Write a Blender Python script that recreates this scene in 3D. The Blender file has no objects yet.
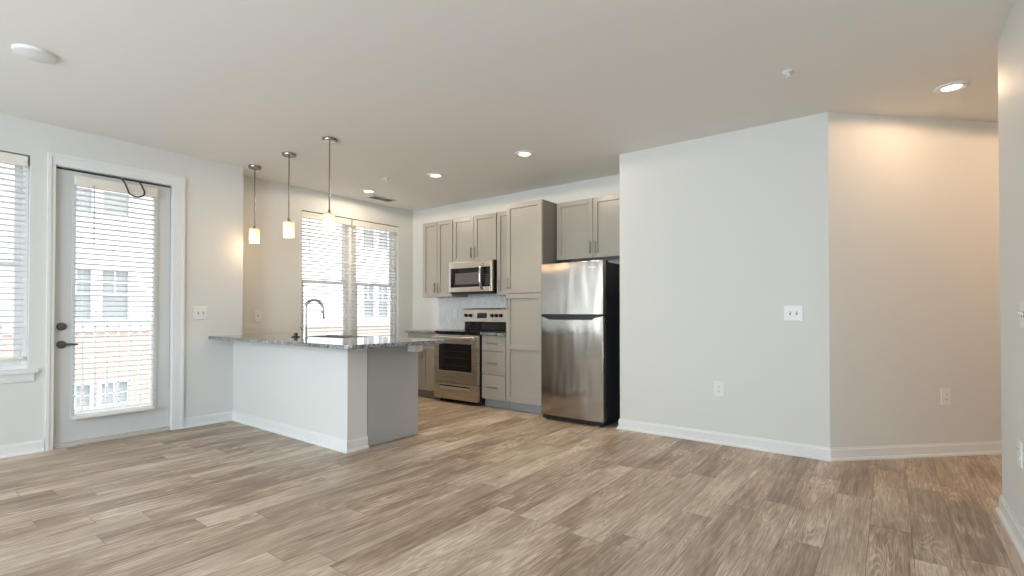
import bpy, bmesh, math, random
from mathutils import Vector, Matrix
random.seed(4)
PI = math.pi
scene = bpy.context.scene
COL = scene.collection

# ------------------------------------------------------------------ camera
def camera():
    f, yaw, pitch, roll, cx, cy, h = 498.3732, 0.6486, 0.0109, 0.0004, 512.0, 306.7128, 1.1602
    fw = Vector((-math.sin(yaw)*math.cos(pitch), math.cos(yaw)*math.cos(pitch), math.sin(pitch)))
    r = Vector((math.cos(yaw), math.sin(yaw), 0)); u = r.cross(fw)
    r2 = r*math.cos(roll)+u*math.sin(roll); u2 = -r*math.sin(roll)+u*math.cos(roll)
    cd = bpy.data.cameras.new('camera'); cam = bpy.data.objects.new('camera', cd); COL.objects.link(cam)
    cd.sensor_width = 36; cd.lens = f/1024*36; cd.shift_y = (cy-288)/1024; cd.clip_start = .05; cd.clip_end = 300
    m = Matrix((r2, u2, -fw)).transposed().to_4x4(); m.translation = (0, 0, h)
    cam.matrix_world = m
    scene.camera = cam
camera()

# ------------------------------------------------------------------ world, sun, exposure
scene.view_settings.view_transform = 'Standard'
scene.view_settings.look = 'None'
scene.view_settings.exposure = 0.16
scene.view_settings.gamma = 1
scene.view_settings.use_curve_mapping = False
w = bpy.data.worlds.new('sky'); scene.world = w; w.use_nodes = True
bg = w.node_tree.nodes['Background']
bg.inputs['Color'].default_value = (.86, .93, 1.0, 1); bg.inputs['Strength'].default_value = 3.0

def lamp(name, kind, loc, energy, color, **kw):
    d = bpy.data.lights.new(name, kind); d.energy = energy; d.color = color
    for k, v in kw.items():
        if k != 'rot': setattr(d, k, v)
    o = bpy.data.objects.new(name, d); o.location = loc
    o.rotation_euler = kw.get('rot', (0, 0, 0)); COL.objects.link(o)
    return o
sun = lamp('sun', 'SUN', (0, 0, 20), 1.2, (1, .96, .9), angle=.01)
sun.rotation_euler = Vector((-.62, -.30, -.72)).to_track_quat('-Z', 'Y').to_euler()

WARM = (1, .71, .44)
HALL = (1, .66, .40)
# window portals guide the daylight in
def portal(name, loc, rot, sx, sy):
    d = bpy.data.lights.new(name, 'AREA'); d.shape = 'RECTANGLE'; d.size = sx; d.size_y = sy; d.cycles.is_portal = True
    o = bpy.data.objects.new(name, d); o.location = loc; o.rotation_euler = rot; COL.objects.link(o)
H = 2.74
XA, XB, YC, YD = -5.635, -5.948, 5.2746, 4.6197
XD, XE, XF, YF, YJ = -2.15, -.3785, .5124, 4.0256, 2.5616
YR = -3.2
A_OPEN = [(-2.10, -1.20, .70, 2.45), (-.05, .866, .69, 2.45), (1.005, 1.905, 0, 2.425)]
B_OPEN = [(3.425, 4.99, .70, 2.46)]
R_OPEN = [(-4.9, -3.1, .5, 2.45), (-2.2, -.4, .5, 2.45)]
for i, (a, b, c, d) in enumerate(A_OPEN):
    portal('window_daylight', (XA-.21, (a+b)/2, (c+d)/2), (0, -PI/2, 0), d-c, b-a)
for (a, b, c, d) in B_OPEN:
    portal('window_daylight', (XB-.2, (a+b)/2, (c+d)/2), (0, -PI/2, 0), d-c, b-a)
DAY_FILL = (.76, .89, 1.0)
for pw, (a, b, c, d) in zip((58, 132), R_OPEN):
    lamp('window_fill_lamp', 'AREA', ((a+b)/2, YR-.03, (c+d)/2), pw, DAY_FILL, shape='RECTANGLE', size=b-a, size_y=d-c, rot=(PI/2, 0, 0))  # fill lamps added in the unseen rear windows to brighten the room
a, b, c, d = A_OPEN[0]
lamp('window_fill_lamp', 'AREA', (XA-.10, (a+b)/2, (c+d)/2), 15, DAY_FILL, shape='RECTANGLE', size=d-c, size_y=b-a, rot=(0, -PI/2, 0))  # another added fill lamp, in the out-of-view second left window
for (a, b, c, d) in R_OPEN:
    portal('window_daylight', ((a+b)/2, YR-.2, (c+d)/2), (PI/2, 0, 0), b-a, d-c)

# ------------------------------------------------------------------ materials
def mat(name, col, rough=.5, metal=0., spec=.5, **kw):
    m = bpy.data.materials.new(name); m.use_nodes = True
    p = m.node_tree.nodes['Principled BSDF']
    p.inputs['Base Color'].default_value = (*col, 1); p.inputs['Roughness'].default_value = rough
    p.inputs['Metallic'].default_value = metal; p.inputs['Specular IOR Level'].default_value = spec
    for k, v in kw.items(): p.inputs[k].default_value = v
    return m
class N:
    """tiny node helper"""
    def __init__(s, m): s.t = m.node_tree; s.p = s.t.nodes['Principled BSDF']
    def n(s, typ, **kw):
        x = s.t.nodes.new(typ)
        for k, v in kw.items(): setattr(x, k, v)
        return x
    def l(s, a, b): s.t.links.new(a, b)
    def val(s, sock, v):
        if hasattr(v, 'is_linked'): s.l(v, sock)
        else: sock.default_value = v
    def math(s, op, a, b=0., c=0.):
        x = s.n('ShaderNodeMath', operation=op)
        s.val(x.inputs[0], a); s.val(x.inputs[1], b); s.val(x.inputs[2], c)
        return x.outputs[0]
    def comb(s, x, y, z):
        c = s.n('ShaderNodeCombineXYZ')
        for i, v in enumerate((x, y, z)): s.val(c.inputs[i], v)
        return c.outputs[0]
    def noise(s, vec, scale, detail=4, rough=.55, dist=0.):
        x = s.n('ShaderNodeTexNoise'); s.l(vec, x.inputs['Vector'])
        x.inputs['Scale'].default_value = scale; x.inputs['Detail'].default_value = detail
        x.inputs['Roughness'].default_value = rough; x.inputs['Distortion'].default_value = dist
        return x.outputs['Fac']
    def ramp(s, fac, stops):
        r = s.n('ShaderNodeValToRGB'); e = r.color_ramp.elements
        e[0].position, e[0].color = stops[0][0], (*stops[0][1], 1)
        e[1].position, e[1].color = stops[-1][0], (*stops[-1][1], 1)
        for pos, c in stops[1:-1]:
            q = e.new(pos); q.color = (*c, 1)
        s.l(fac, r.inputs[0]); return r.outputs[0]
    def mix(s, f, a, b, mode='MIX'):
        x = s.n('ShaderNodeMix', data_type='RGBA', blend_type=mode)
        s.val(x.inputs[0], f)
        for sock, v in ((x.inputs[6], a), (x.inputs[7], b)):
            if isinstance(v, tuple): sock.default_value = (*v, 1)
            else: s.l(v, sock)
        return x.outputs[2]
    def bump(s, h, strength=.2, dist=.01):
        b = s.n('ShaderNodeBump'); b.inputs['Strength'].default_value = strength; b.inputs['Distance'].default_value = dist
        s.l(h, b.inputs['Height']); s.l(b.outputs[0], s.p.inputs['Normal'])
    def pos(s):
        g = s.n('ShaderNodeNewGeometry'); return g.outputs['Position']
    def sep(s, v):
        x = s.n('ShaderNodeSeparateXYZ'); s.l(v, x.inputs[0]); return x.outputs

def paint(name, col, rough=.6, bump=.06, scale=260):
    m = mat(name, col, rough, spec=.3); q = N(m)
    nz = q.noise(q.pos(), scale, 2); q.bump(nz, bump, .002)
    return m

def floor_material():
    m = mat('plank_floor', (.3, .25, .2), .42, spec=.45); q = N(m)
    x, y, _ = q.sep(q.pos())
    W, L = .178, 1.22
    xr = q.math('DIVIDE', q.math('ADD', x, 20.03), W)
    row = q.math('FLOOR', xr); u = q.math('FRACT', xr)
    wn = q.n('ShaderNodeTexWhiteNoise', noise_dimensions='1D'); q.l(row, wn.inputs['W'])
    yr = q.math('ADD', q.math('DIVIDE', q.math('ADD', y, 20), L), q.math('MULTIPLY', wn.outputs['Value'], 7.3))
    col = q.math('FLOOR', yr); v = q.math('FRACT', yr)
    wn2 = q.n('ShaderNodeTexWhiteNoise', noise_dimensions='2D'); q.l(q.comb(row, col, 0.), wn2.inputs['Vector'])
    rnd = wn2.outputs['Value']
    wn3 = q.n('ShaderNodeTexWhiteNoise', noise_dimensions='2D'); q.l(q.comb(col, row, 0.), wn3.inputs['Vector'])
    rnd2 = wn3.outputs['Value']
    off = q.math('MULTIPLY', rnd, 40.)
    # flowing contour grain, cathedral in some planks, straight in others
    gx = q.math('MULTIPLY', x, q.math('ADD', 6., q.math('MULTIPLY', rnd2, 9.)))
    base = q.comb(gx, q.math('ADD', q.math('MULTIPLY', y, 1.0), off), off)
    n1 = q.noise(base, 1.0, 2.0, .5, .2)
    rings = q.math('SINE', q.math('MULTIPLY', n1, 120.))
    rings = q.math('MULTIPLY_ADD', rings, .5, .5)
    fine = q.noise(q.comb(q.math('MULTIPLY', x, 190.), q.math('ADD', q.math('MULTIPLY', y, 7.), off), off), 1.0, 3., .6)
    mid = q.noise(q.comb(q.math('MULTIPLY', x, 42.), q.math('ADD', q.math('MULTIPLY', y, 2.2), off), off), 1.0, 4., .6)
    blot = q.noise(q.comb(q.math('MULTIPLY', x, 5.), q.math('ADD', q.math('MULTIPLY', y, 1.6), off), off), 1.0, 3., .6)
    fs = q.math('MULTIPLY_ADD', fine, 2.2, -.6)
    mask = q.n('ShaderNodeMapRange', interpolation_type='SMOOTHSTEP'); q.l(blot, mask.inputs[0])
    mask.inputs[1].default_value = .42; mask.inputs[2].default_value = .62
    light = q.math('MULTIPLY', q.math('POWER', rings, 2.), mask.outputs[0])
    g = q.math('MULTIPLY', fs, .30)
    g = q.math('ADD', g, q.math('MULTIPLY', mid, .62))
    g = q.math('ADD', g, q.math('MULTIPLY', blot, .45))
    g = q.math('ADD', g, q.math('MULTIPLY', rnd2, .22))
    g = q.math('ADD', q.math('ADD', g, .085), q.math('MULTIPLY', light, .18))
    c = q.ramp(q.math('MULTIPLY', g, .75), [(.42, FL[0]), (.57, FL[1]), (.70, FL[2]), (.88, FL[3])])
    c = q.mix(q.math('MULTIPLY', rnd, .30), c, (.35, .275, .21))
    # joints
    du = q.math('MINIMUM', u, q.math('SUBTRACT', 1., u)); dv = q.math('MINIMUM', v, q.math('SUBTRACT', 1., v))
    ju = q.math('LESS_THAN', du, .0085); jv = q.math('LESS_THAN', dv, .0014)
    j = q.math('MAXIMUM', ju, jv)
    c = q.mix(q.math('MULTIPLY', j, .55), c, (.09, .065, .05))
    q.l(c, q.p.inputs['Base Color'])
    q.l(q.math('MULTIPLY_ADD', fine, .14, .34), q.p.inputs['Roughness'])
    q.bump(q.math('SUBTRACT', q.math('MULTIPLY', g, .3), j), .12, .002)
    return m
FL = [(.150, .100, .066), (.300, .214, .150), (.47, .360, .266), (.74, .625, .495)]

def granite_material():
    m = mat('speckled_granite', (.4, .4, .4), .06, spec=.6); q = N(m); P = q.pos()
    v = q.n('ShaderNodeTexVoronoi'); v.inputs['Scale'].default_value = 170; q.l(P, v.inputs['Vector'])
    s = q.sep(v.outputs['Color'])[0]
    n = q.noise(P, 60, 4, .7)
    g = q.math('ADD', q.math('MULTIPLY', s, .6), q.math('MULTIPLY', n, .45))
    c = q.ramp(g, [(.28, (.015, .016, .02)), (.46, (.09, .095, .11)), (.62, (.27, .275, .28)), (.86, (.66, .65, .63))])
    q.l(c, q.p.inputs['Base Color']); return m

def backsplash_material():
    m = mat('mosaic_tile', (.8, .8, .78), .18); q = N(m)
    x, y, z = q.sep(q.pos())
    tri = q.math('PINGPONG', x, .036)
    zz = q.math('DIVIDE', q.math('ADD', z, tri), .03)
    f = q.math('FRACT', zz)
    g1 = q.math('LESS_THAN', f, .14)
    fx = q.math('FRACT', q.math('DIVIDE', x, .036)); g2 = q.math('LESS_THAN', fx, .09)
    j = q.math('MAXIMUM', g1, g2)
    wn = q.n('ShaderNodeTexWhiteNoise', noise_dimensions='2D')
    q.l(q.comb(q.math('FLOOR', zz), q.math('FLOOR', q.math('DIVIDE', x, .036)), 0.), wn.inputs['Vector'])
    t = q.mix(wn.outputs['Value'], (.70, .72, .72), (.86, .87, .86))
    q.l(q.mix(j, t, (.42, .42, .41)), q.p.inputs['Base Color'])
    q.bump(q.math('SUBTRACT', 1., j), .3, .002); return m

def steel_material(name, col, rough, aniso, wav=0.):
    m = mat(name, col, rough, 1.0); q = N(m)
    q.p.inputs['Anisotropic'].default_value = aniso
    t = q.n('ShaderNodeTangent', direction_type='RADIAL', axis='Z'); q.l(t.outputs[0], q.p.inputs['Tangent'])
    x, y, z = q.sep(q.pos())
    h = q.noise(q.comb(q.math('MULTIPLY', x, 6.), q.math('MULTIPLY', y, 6.), q.math('MULTIPLY', z, 900.)), 1., 2)
    q.l(q.math('MULTIPLY_ADD', h, .10, rough-.05), q.p.inputs['Roughness'])
    if wav:
        n = q.noise(q.comb(q.math('MULTIPLY', x, 7.), 0., q.math('MULTIPLY', z, 1.3)), 1., 1)
        q.bump(n, wav, .02)
    return m

def siding_material():
    m = mat('white_siding', (.82, .83, .84), .6); q = N(m); x, y, z = q.sep(q.pos())
    f = q.math('FRACT', q.math('DIVIDE', z, .2)); q.bump(q.math('SUBTRACT', 1., f), 1., .03); return m
def brick_material():
    m = mat('red_brick', (.4, .2, .15), .8); q = N(m); x, y, z = q.sep(q.pos())
    b = q.n('ShaderNodeTexBrick'); q.l(q.comb(y, z, 0.), b.inputs['Vector'])
    b.inputs['Scale'].default_value = 3.6; b.inputs['Mortar Size'].default_value = .03
    b.inputs['Color1'].default_value = (.56, .40, .34, 1); b.inputs['Color2'].default_value = (.47, .33, .28, 1)
    b.inputs['Mortar'].default_value = (.62, .56, .5, 1)
    q.l(b.outputs['Color'], q.p.inputs['Base Color']); return m
def glass_material(name, tint=(1, 1, 1), gloss=.08):
    m = bpy.data.materials.new(name); m.use_nodes = True; t = m.node_tree
    for n in list(t.nodes): t.nodes.remove(n)
    o = t.nodes.new('ShaderNodeOutputMaterial'); mx = t.nodes.new('ShaderNodeMixShader')
    tr = t.nodes.new('ShaderNodeBsdfTransparent'); tr.inputs[0].default_value = (*tint, 1)
    gl = t.nodes.new('ShaderNodeBsdfGlossy'); gl.inputs['Roughness'].default_value = .02
    lw = t.nodes.new('ShaderNodeFresnel'); lw.inputs[0].default_value = 1.35
    t.links.new(lw.outputs[0], mx.inputs[0]); t.links.new(tr.outputs[0], mx.inputs[1]); t.links.new(gl.outputs[0], mx.inputs[2])
    t.links.new(mx.outputs[0], o.inputs[0]); return m
def emit_material(name, col, strength):
    return mat(name, (.9, .88, .85), .4, **{'Emission Color': (*col, 1), 'Emission Strength': strength})

def shade_material():
    m = bpy.data.materials.new('frosted_glass_shade'); m.use_nodes = True; t = m.node_tree
    o = t.nodes['Material Output']; p = t.nodes['Principled BSDF']; p.inputs['Base Color'].default_value = (.8, .77, .72, 1); p.inputs['Roughness'].default_value = .3
    tr = t.nodes.new('ShaderNodeBsdfTranslucent'); tr.inputs[0].default_value = (.95, .9, .82, 1)
    mx = t.nodes.new('ShaderNodeMixShader'); mx.inputs[0].default_value = .6
    t.links.new(p.outputs[0], mx.inputs[1]); t.links.new(tr.outputs[0], mx.inputs[2]); t.links.new(mx.outputs[0], o.inputs[0]); return m
M = dict(
    wall=paint('wall_paint', (.70, .70, .67)),
    ceil=paint('ceiling_paint', (.84, .83, .80), .7, .12, 90),
    trim=mat('white_trim_paint', (.77, .775, .77), .3),
    door=mat('white_door_paint', (.64, .65, .645), .35),
    floor=floor_material(), granite=granite_material(), tile=backsplash_material(),
    cab=mat('taupe_cabinet_paint', (.365, .342, .30), .3),
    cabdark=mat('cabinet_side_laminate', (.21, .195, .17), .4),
    panel=mat('grey_end_panel', (.40, .40, .39), .45),
    toe=mat('toe_kick_grey', (.30, .31, .33), .5),
    nickel=mat('brushed_nickel', (.36, .34, .31), .32, 1.),
    handle=mat('polished_handle_steel', (.78, .75, .71), .3, 1.),
    pendmetal=mat('pendant_metal', (.30, .28, .26), .22, 1.),
    chrome=mat('chrome', (.58, .58, .58), .12, 1.),
    bronze=mat('dark_lever_metal', (.16, .14, .12), .35, 1.),
    steel=steel_material('stainless_front', (.41, .375, .33), .17, .90, .42),
    steel2=steel_material('stainless_trim', (.56, .52, .47), .28, .5),
    black=mat('black_enamel', (.012, .013, .016), .25),
    blackglass=mat('black_glass', (.006, .006, .008), .05),
    navy=mat('black_fridge_side', (.012, .016, .028), .35),
    plastic=mat('white_plastic', (.78, .78, .77), .35),
    almond=mat('ivory_blind', (.80, .77, .70), .45),
    slat=mat('white_blind_slat', (.83, .83, .82), .45),
    slot=mat('dark_slot', (.05, .05, .05), .6),
    vinyl=mat('white_window_vinyl', (.90, .90, .89), .4),
    glass=glass_material('window_glass'),
    siding=siding_material(), brick=brick_material(),
    bldglass=mat('pale_window_glass', (.34, .36, .36), .35, spec=.3),
    concrete=mat('concrete', (.45, .44, .42), .85),
    grass=mat('pale_ground', (.42, .42, .40), .9),
    cable=mat('dark_cable', (.05, .042, .036), .5),
    bulb=emit_material('glowing_lens', (1, .80, .56), 5.),
    shade=shade_material(),
    screen=mat('clock_display', (.02, .025, .03), .15),
    grille=mat('dark_grille', (.02, .02, .02), .6),
)

# ------------------------------------------------------------------ mesh helper
class MB:
    def __init__(s): s.bm = bmesh.new()
    def box(s, x0, x1, y0, y1, z0, z1):
        x0, x1 = sorted((x0, x1)); y0, y1 = sorted((y0, y1)); z0, z1 = sorted((z0, z1))
        v = [s.bm.verts.new(p) for p in ((x0,y0,z0),(x1,y0,z0),(x1,y1,z0),(x0,y1,z0),(x0,y0,z1),(x1,y0,z1),(x1,y1,z1),(x0,y1,z1))]
        for f in ((3,2,1,0),(4,5,6,7),(0,1,5,4),(1,2,6,5),(2,3,7,6),(3,0,4,7)): s.bm.faces.new([v[i] for i in f])
        return s
    def prism(s, pts, z0, z1, axis='z'):
        """pts: 2D outline; extruded along axis between z0 and z1"""
        def P(a, b, c): return {'z': (a, b, c), 'y': (a, c, b), 'x': (c, a, b)}[axis]
        lo = [s.bm.verts.new(P(a, b, z0)) for a, b in pts]; hi = [s.bm.verts.new(P(a, b, z1)) for a, b in pts]
        s.bm.faces.new(lo[::-1]); s.bm.faces.new(hi); n = len(pts)
        for i in range(n): s.bm.faces.new((lo[i], lo[(i+1) % n], hi[(i+1) % n], hi[i]))
        return s
    def tube(s, path, r, seg=12, cap=True, radii=None):
        P = [Vector(p) for p in path]; rings = []
        up = None
        for i, p in enumerate(P):
            t = (P[min(i+1, len(P)-1)]-P[max(i-1, 0)]).normalized()
            if up is None:
                up = Vector((0, 0, 1)) if abs(t.z) < .9 else Vector((1, 0, 0))
            a = t.cross(up).normalized(); b = a.cross(t).normalized(); up = b
            rr = radii[i] if radii else r
            rings.append([s.bm.verts.new(p+a*math.cos(k*2*PI/seg)*rr+b*math.sin(k*2*PI/seg)*rr) for k in range(seg)])
        for q in range(len(rings)-1):
            for k in range(seg):
                s.bm.faces.new((rings[q][k], rings[q][(k+1) % seg], rings[q+1][(k+1) % seg], rings[q+1][k]))
        if cap: s.bm.faces.new(rings[0][::-1]); s.bm.faces.new(rings[-1])
        return s
    def lathe(s, prof, c=(0, 0, 0), seg=32, axis='z'):
        """prof: (radius, height) pairs"""
        c = Vector(c); rings = []
        for r, h in prof:
            ring = []
            for k in range(seg):
                a = 2*PI*k/seg
                d = {'z': (r*math.cos(a), r*math.sin(a), h), 'x': (h, r*math.cos(a), r*math.sin(a)), 'y': (r*math.cos(a), h, r*math.sin(a))}[axis]
                ring.append(s.bm.verts.new(c+Vector(d)))
            rings.append(ring)
        for q in range(len(rings)-1):
            for k in range(seg):
                s.bm.faces.new((rings[q][k], rings[q][(k+1) % seg], rings[q+1][(k+1) % seg], rings[q+1][k]))
        for ring, (r, h) in ((rings[0], prof[0]), (rings[-1], prof[-1])):
            if r > 1e-5: s.bm.faces.new(ring)
        return s
    def rot(s, ang, center, axis='Z'):
        bmesh.ops.rotate(s.bm, cent=center, matrix=Matrix.Rotation(ang, 3, axis), verts=s.bm.verts); return s

def sub_origin(o):
    v = Vector((0, 0, 0))
    while o is not None: v += o.location; o = o.parent
    return v

def obj(name, mb, material, parent=None, bevel=0., smooth=False, seg=2, loc=None):
    """one mesh object; vertices were given in world space"""
    bm = mb.bm
    bmesh.ops.recalc_face_normals(bm, faces=bm.faces)
    base = sub_origin(parent) if parent else Vector((0, 0, 0))
    if loc is None:
        if parent: loc = base
        else:
            xs = [v.co for v in bm.verts]
            loc = Vector((sum(c.x for c in xs)/len(xs), sum(c.y for c in xs)/len(xs), min(c.z for c in xs)))
    loc = Vector(loc)
    bmesh.ops.translate(bm, vec=-loc, verts=bm.verts)
    me = bpy.data.meshes.new(name); bm.to_mesh(me); bm.free()
    me.materials.append(material)
    if smooth:
        for p in me.polygons: p.use_smooth = True
        try: me.set_sharp_from_angle(angle=math.radians(38))
        except Exception: pass
    o = bpy.data.objects.new(name, me); COL.objects.link(o); o.location = loc-base
    if parent: o.parent = parent
    if bevel:
        b = o.modifiers.new('bevel', 'BEVEL'); b.width = bevel; b.segments = seg; b.limit_method = 'ANGLE'; b.angle_limit = math.radians(40)
    return o
def thing(name, label, cat, loc, group=None):
    o = bpy.data.objects.new(name, None); COL.objects.link(o); o.location = loc; o.empty_display_size = .1
    o['label'] = label; o['category'] = cat
    if group: o['group'] = group
    return o
def tag(o, label, cat, group=None):
    o['label'] = label; o['category'] = cat
    if group: o['group'] = group
    return o
def struct(o, label=None):
    o['kind'] = 'structure'
    if label: o['label'] = label
    return o
def dup(root, loc, label):
    r = root.copy(); COL.objects.link(r); r.location = loc; r['label'] = label
    for ch in list(root.children):
        c = ch.copy(); COL.objects.link(c); c.parent = r
        for g in list(ch.children):
            d = g.copy(); COL.objects.link(d); d.parent = c
    return r

# ------------------------------------------------------------------ room shell
def wall_cells(mb, axis, t0, t1, a0, a1, z0, z1, openings):
    """solid wall with holes. axis 'x': wall plane normal x, spans y (a0..a1)"""
    A = sorted({a0, a1, *[v for o in openings for v in o[:2]]}); Z = sorted({z0, z1, *[v for o in openings for v in o[2:]]})
    for i in range(len(A)-1):
        run = None
        for k in range(len(Z)-1):
            ca, cz = (A[i]+A[i+1])/2, (Z[k]+Z[k+1])/2
            hole = any(o[0] < ca < o[1] and o[2] < cz < o[3] for o in openings)
            if hole:
                if run: emit(mb, axis, t0, t1, A[i], A[i+1], *run); run = None
            else: run = (run[0], Z[k+1]) if run else (Z[k], Z[k+1])
        if run: emit(mb, axis, t0, t1, A[i], A[i+1], *run)
def emit(mb, axis, t0, t1, a0, a1, z0, z1):
    if axis == 'x': mb.box(t0, t1, a0, a1, z0, z1)
    else: mb.box(a0, a1, t0, t1, z0, z1)

struct(obj('floor', MB().box(-6.13, 3.2, YR-.2, 7.2, -.12, 0), M['floor']))
struct(obj('ceiling', MB().box(-6.13, 3.2, YR-.2, 7.2, H, H+.2), M['ceil']))
b = MB(); wall_cells(b, 'x', XA-.2, XA, YR-.2, YJ-.3, 0, H, A_OPEN); b.box(-6.13, XA, YJ-.3, YJ, 0, H)
struct(obj('wall_left', b, M['wall']))
b = MB(); wall_cells(b, 'x', -6.13, XB, YJ, YC, 0, H, B_OPEN)
struct(obj('wall_kitchen', b, M['wall']))
struct(obj('wall_back', MB().box(-6.13, XD, YC, YC+.16, 0, H), M['wall']))
struct(obj('wall_center', MB().prism([(XD, YD), (XE, YD), (2.1, YD+2.1-XE), (XD, YD+2.1-XE)], 0, H), M['wall']))
struct(obj('wall_right', MB().box(XF, XF+.13, YR-.2, YF, 0, H), M['wall']))
b = MB().box(XF+.13, 3.2, YF-.12, YF, 0, H); b.box(3.05, 3.2, YF, 7.2, 0, H); b.box(2.1, 3.05, 7.05, 7.2, 0, H)
struct(obj('wall_hall', b, M['wall']))
b = MB(); wall_cells(b, 'y', YR-.2, YR, XA, XF, 0, H, R_OPEN)
struct(obj('wall_rear', b, M['wall']))
struct(obj('wall_peninsula', MB().box(XA, -3.58, 2.47, 2.665, 0, .876), M['wall']))

def sweep(mb, pts, prof):
    """prof: (out, z) outline closed; room lies on the right of the path"""
    P = [Vector((*p, 0)) for p in pts]; n = len(P); rings = []
    for i in range(n):
        ds = []
        if i > 0: ds.append((P[i]-P[i-1]).normalized())
        if i < n-1: ds.append((P[i+1]-P[i]).normalized())
        ns = [Vector((d.y, -d.x, 0)) for d in ds]
        if len(ns) == 2:
            m = (ns[0]+ns[1]).normalized(); k = 1/max(.2, m.dot(ns[0])); off = m*k
        else: off = ns[0]
        rings.append([mb.bm.verts.new(P[i]+off*o+Vector((0, 0, z))) for o, z in prof])
    L = len(prof)
    for i in range(n-1):
        for k in range(L): mb.bm.faces.new((rings[i][k], rings[i][(k+1) % L], rings[i+1][(k+1) % L], rings[i+1][k]))
    mb.bm.faces.new(rings[0]); mb.bm.faces.new(rings[-1][::-1])
    return mb
BASE = [(-.002, 0), (.026, 0), (.026, .012), (.020, .021), (.012, .023), (.012, .082), (.007, .090), (.006, .1), (-.002, .1)]
def baseboard(name, pts): return struct(obj(name, sweep(MB(), pts, BASE), M['trim']))
baseboard('baseboard_left', [(XA, YR), (XA, .965)])
baseboard('baseboard_peninsula', [(XA, 1.992), (XA, 2.47), (-3.58, 2.47), (-3.58, 2.667)])
baseboard('baseboard_center', [(XD, 4.9), (XD, YD), (XE, YD), (2.0, YD+2.0-XE)])
baseboard('baseboard_right', [(XF+.12, YF), (XF, YF), (XF, YR)])

# ------------------------------------------------------------------ patio door
def patio_door():
    y0, y1, zt = 1.005, 1.905, 2.425
    d = bpy.data.objects.new('door_1', None); COL.objects.link(d); d.location = (XA, (y0+y1)/2, 0); struct(d, 'white glazed patio door in the left wall')
    b = MB()
    zc = zt-.014
    for (a0, a1, c0, c1) in ((.992, y0+.014, 0, zc), (y1-.014, 1.968, 0, zc), (.992, 1.968, zc, 2.483)): b.box(XA-.001, XA+.016, a0, a1, c0, c1)
    for (a0, a1, c0, c1) in ((.97, .992, 0, 2.505), (1.968, 1.99, 0, 2.505), (.992, 1.968, 2.483, 2.505)): b.box(XA-.001, XA+.024, a0, a1, c0, c1)
    obj('casing', b, M['trim'], d)
    b = MB(); b.box(XA-.2, XA, y0, y0+.02, 0, zt-.02); b.box(XA-.2, XA, y1-.02, y1, 0, zt-.02); b.box(XA-.2, XA, y0, y1, zt-.02, zt)
    obj('jamb', b, M['trim'], d)
    b = MB(); s0, s1, z0, z1 = y0+.024, y1-.024, .040, 2.388; g0, g1, gz0, gz1 = 1.165, 1.745, .26, 2.27
    wall_cells(b, 'x', XA-.08, XA-.035, s0, s1, z0, z1, [(g0, g1, gz0, gz1)])
    sl = obj('door_slab', b, M['door'], d)
    b = MB()
    for x0, x1 in ((XA-.037, XA-.025), (XA-.09, XA-.078)): wall_cells(b, 'x', x0, x1, g0-.03, g1+.03, gz0-.03, gz1+.03, [(g0, g1, gz0, gz1)])
    obj('glazing_bead', b, M['door'], sl, .003)
    obj('pane', MB().box(XA-.05, XA-.046, g0, g1, gz0, gz1), M['glass'], sl)
    obj('gap_shade_strip', MB().box(XA-.075, XA-.05, y0+.02, y1-.02, 2.386, 2.406), M['grille'], d)  # dark strip standing in for the shade in the gap above the slab
    obj('threshold', MB().box(XA-.2, XA-.004, y0, y1, 0, .031), mat('beige_threshold', (.55, .51, .45), .45), d, .004)
    hb = MB().lathe([(.033, 0), (.033, .008), (.028, .014), (.012, .016), (.012, .05), (0, .05)], (XA-.035, 1.075, .88), 24, 'x')
    hb.tube([(XA+.01, 1.075, .88), (XA+.016, 1.09, .881), (XA+.016, 1.13, .882), (XA+.014, 1.175, .878)], .009, 10, radii=[.010, .011, .009, .008])
    obj('lever_handle', hb, M['bronze'], d, smooth=True)
    hb = MB().lathe([(.033, 0), (.033, .01), (.027, .018), (.014, .02), (0, .02)], (XA-.035, 1.075, 1.035), 24, 'x'); hb.box(XA-.02, XA+.002, 1.069, 1.081, 1.02, 1.05)
    obj('deadbolt', hb, M['bronze'], d, smooth=True)
patio_door()

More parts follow.
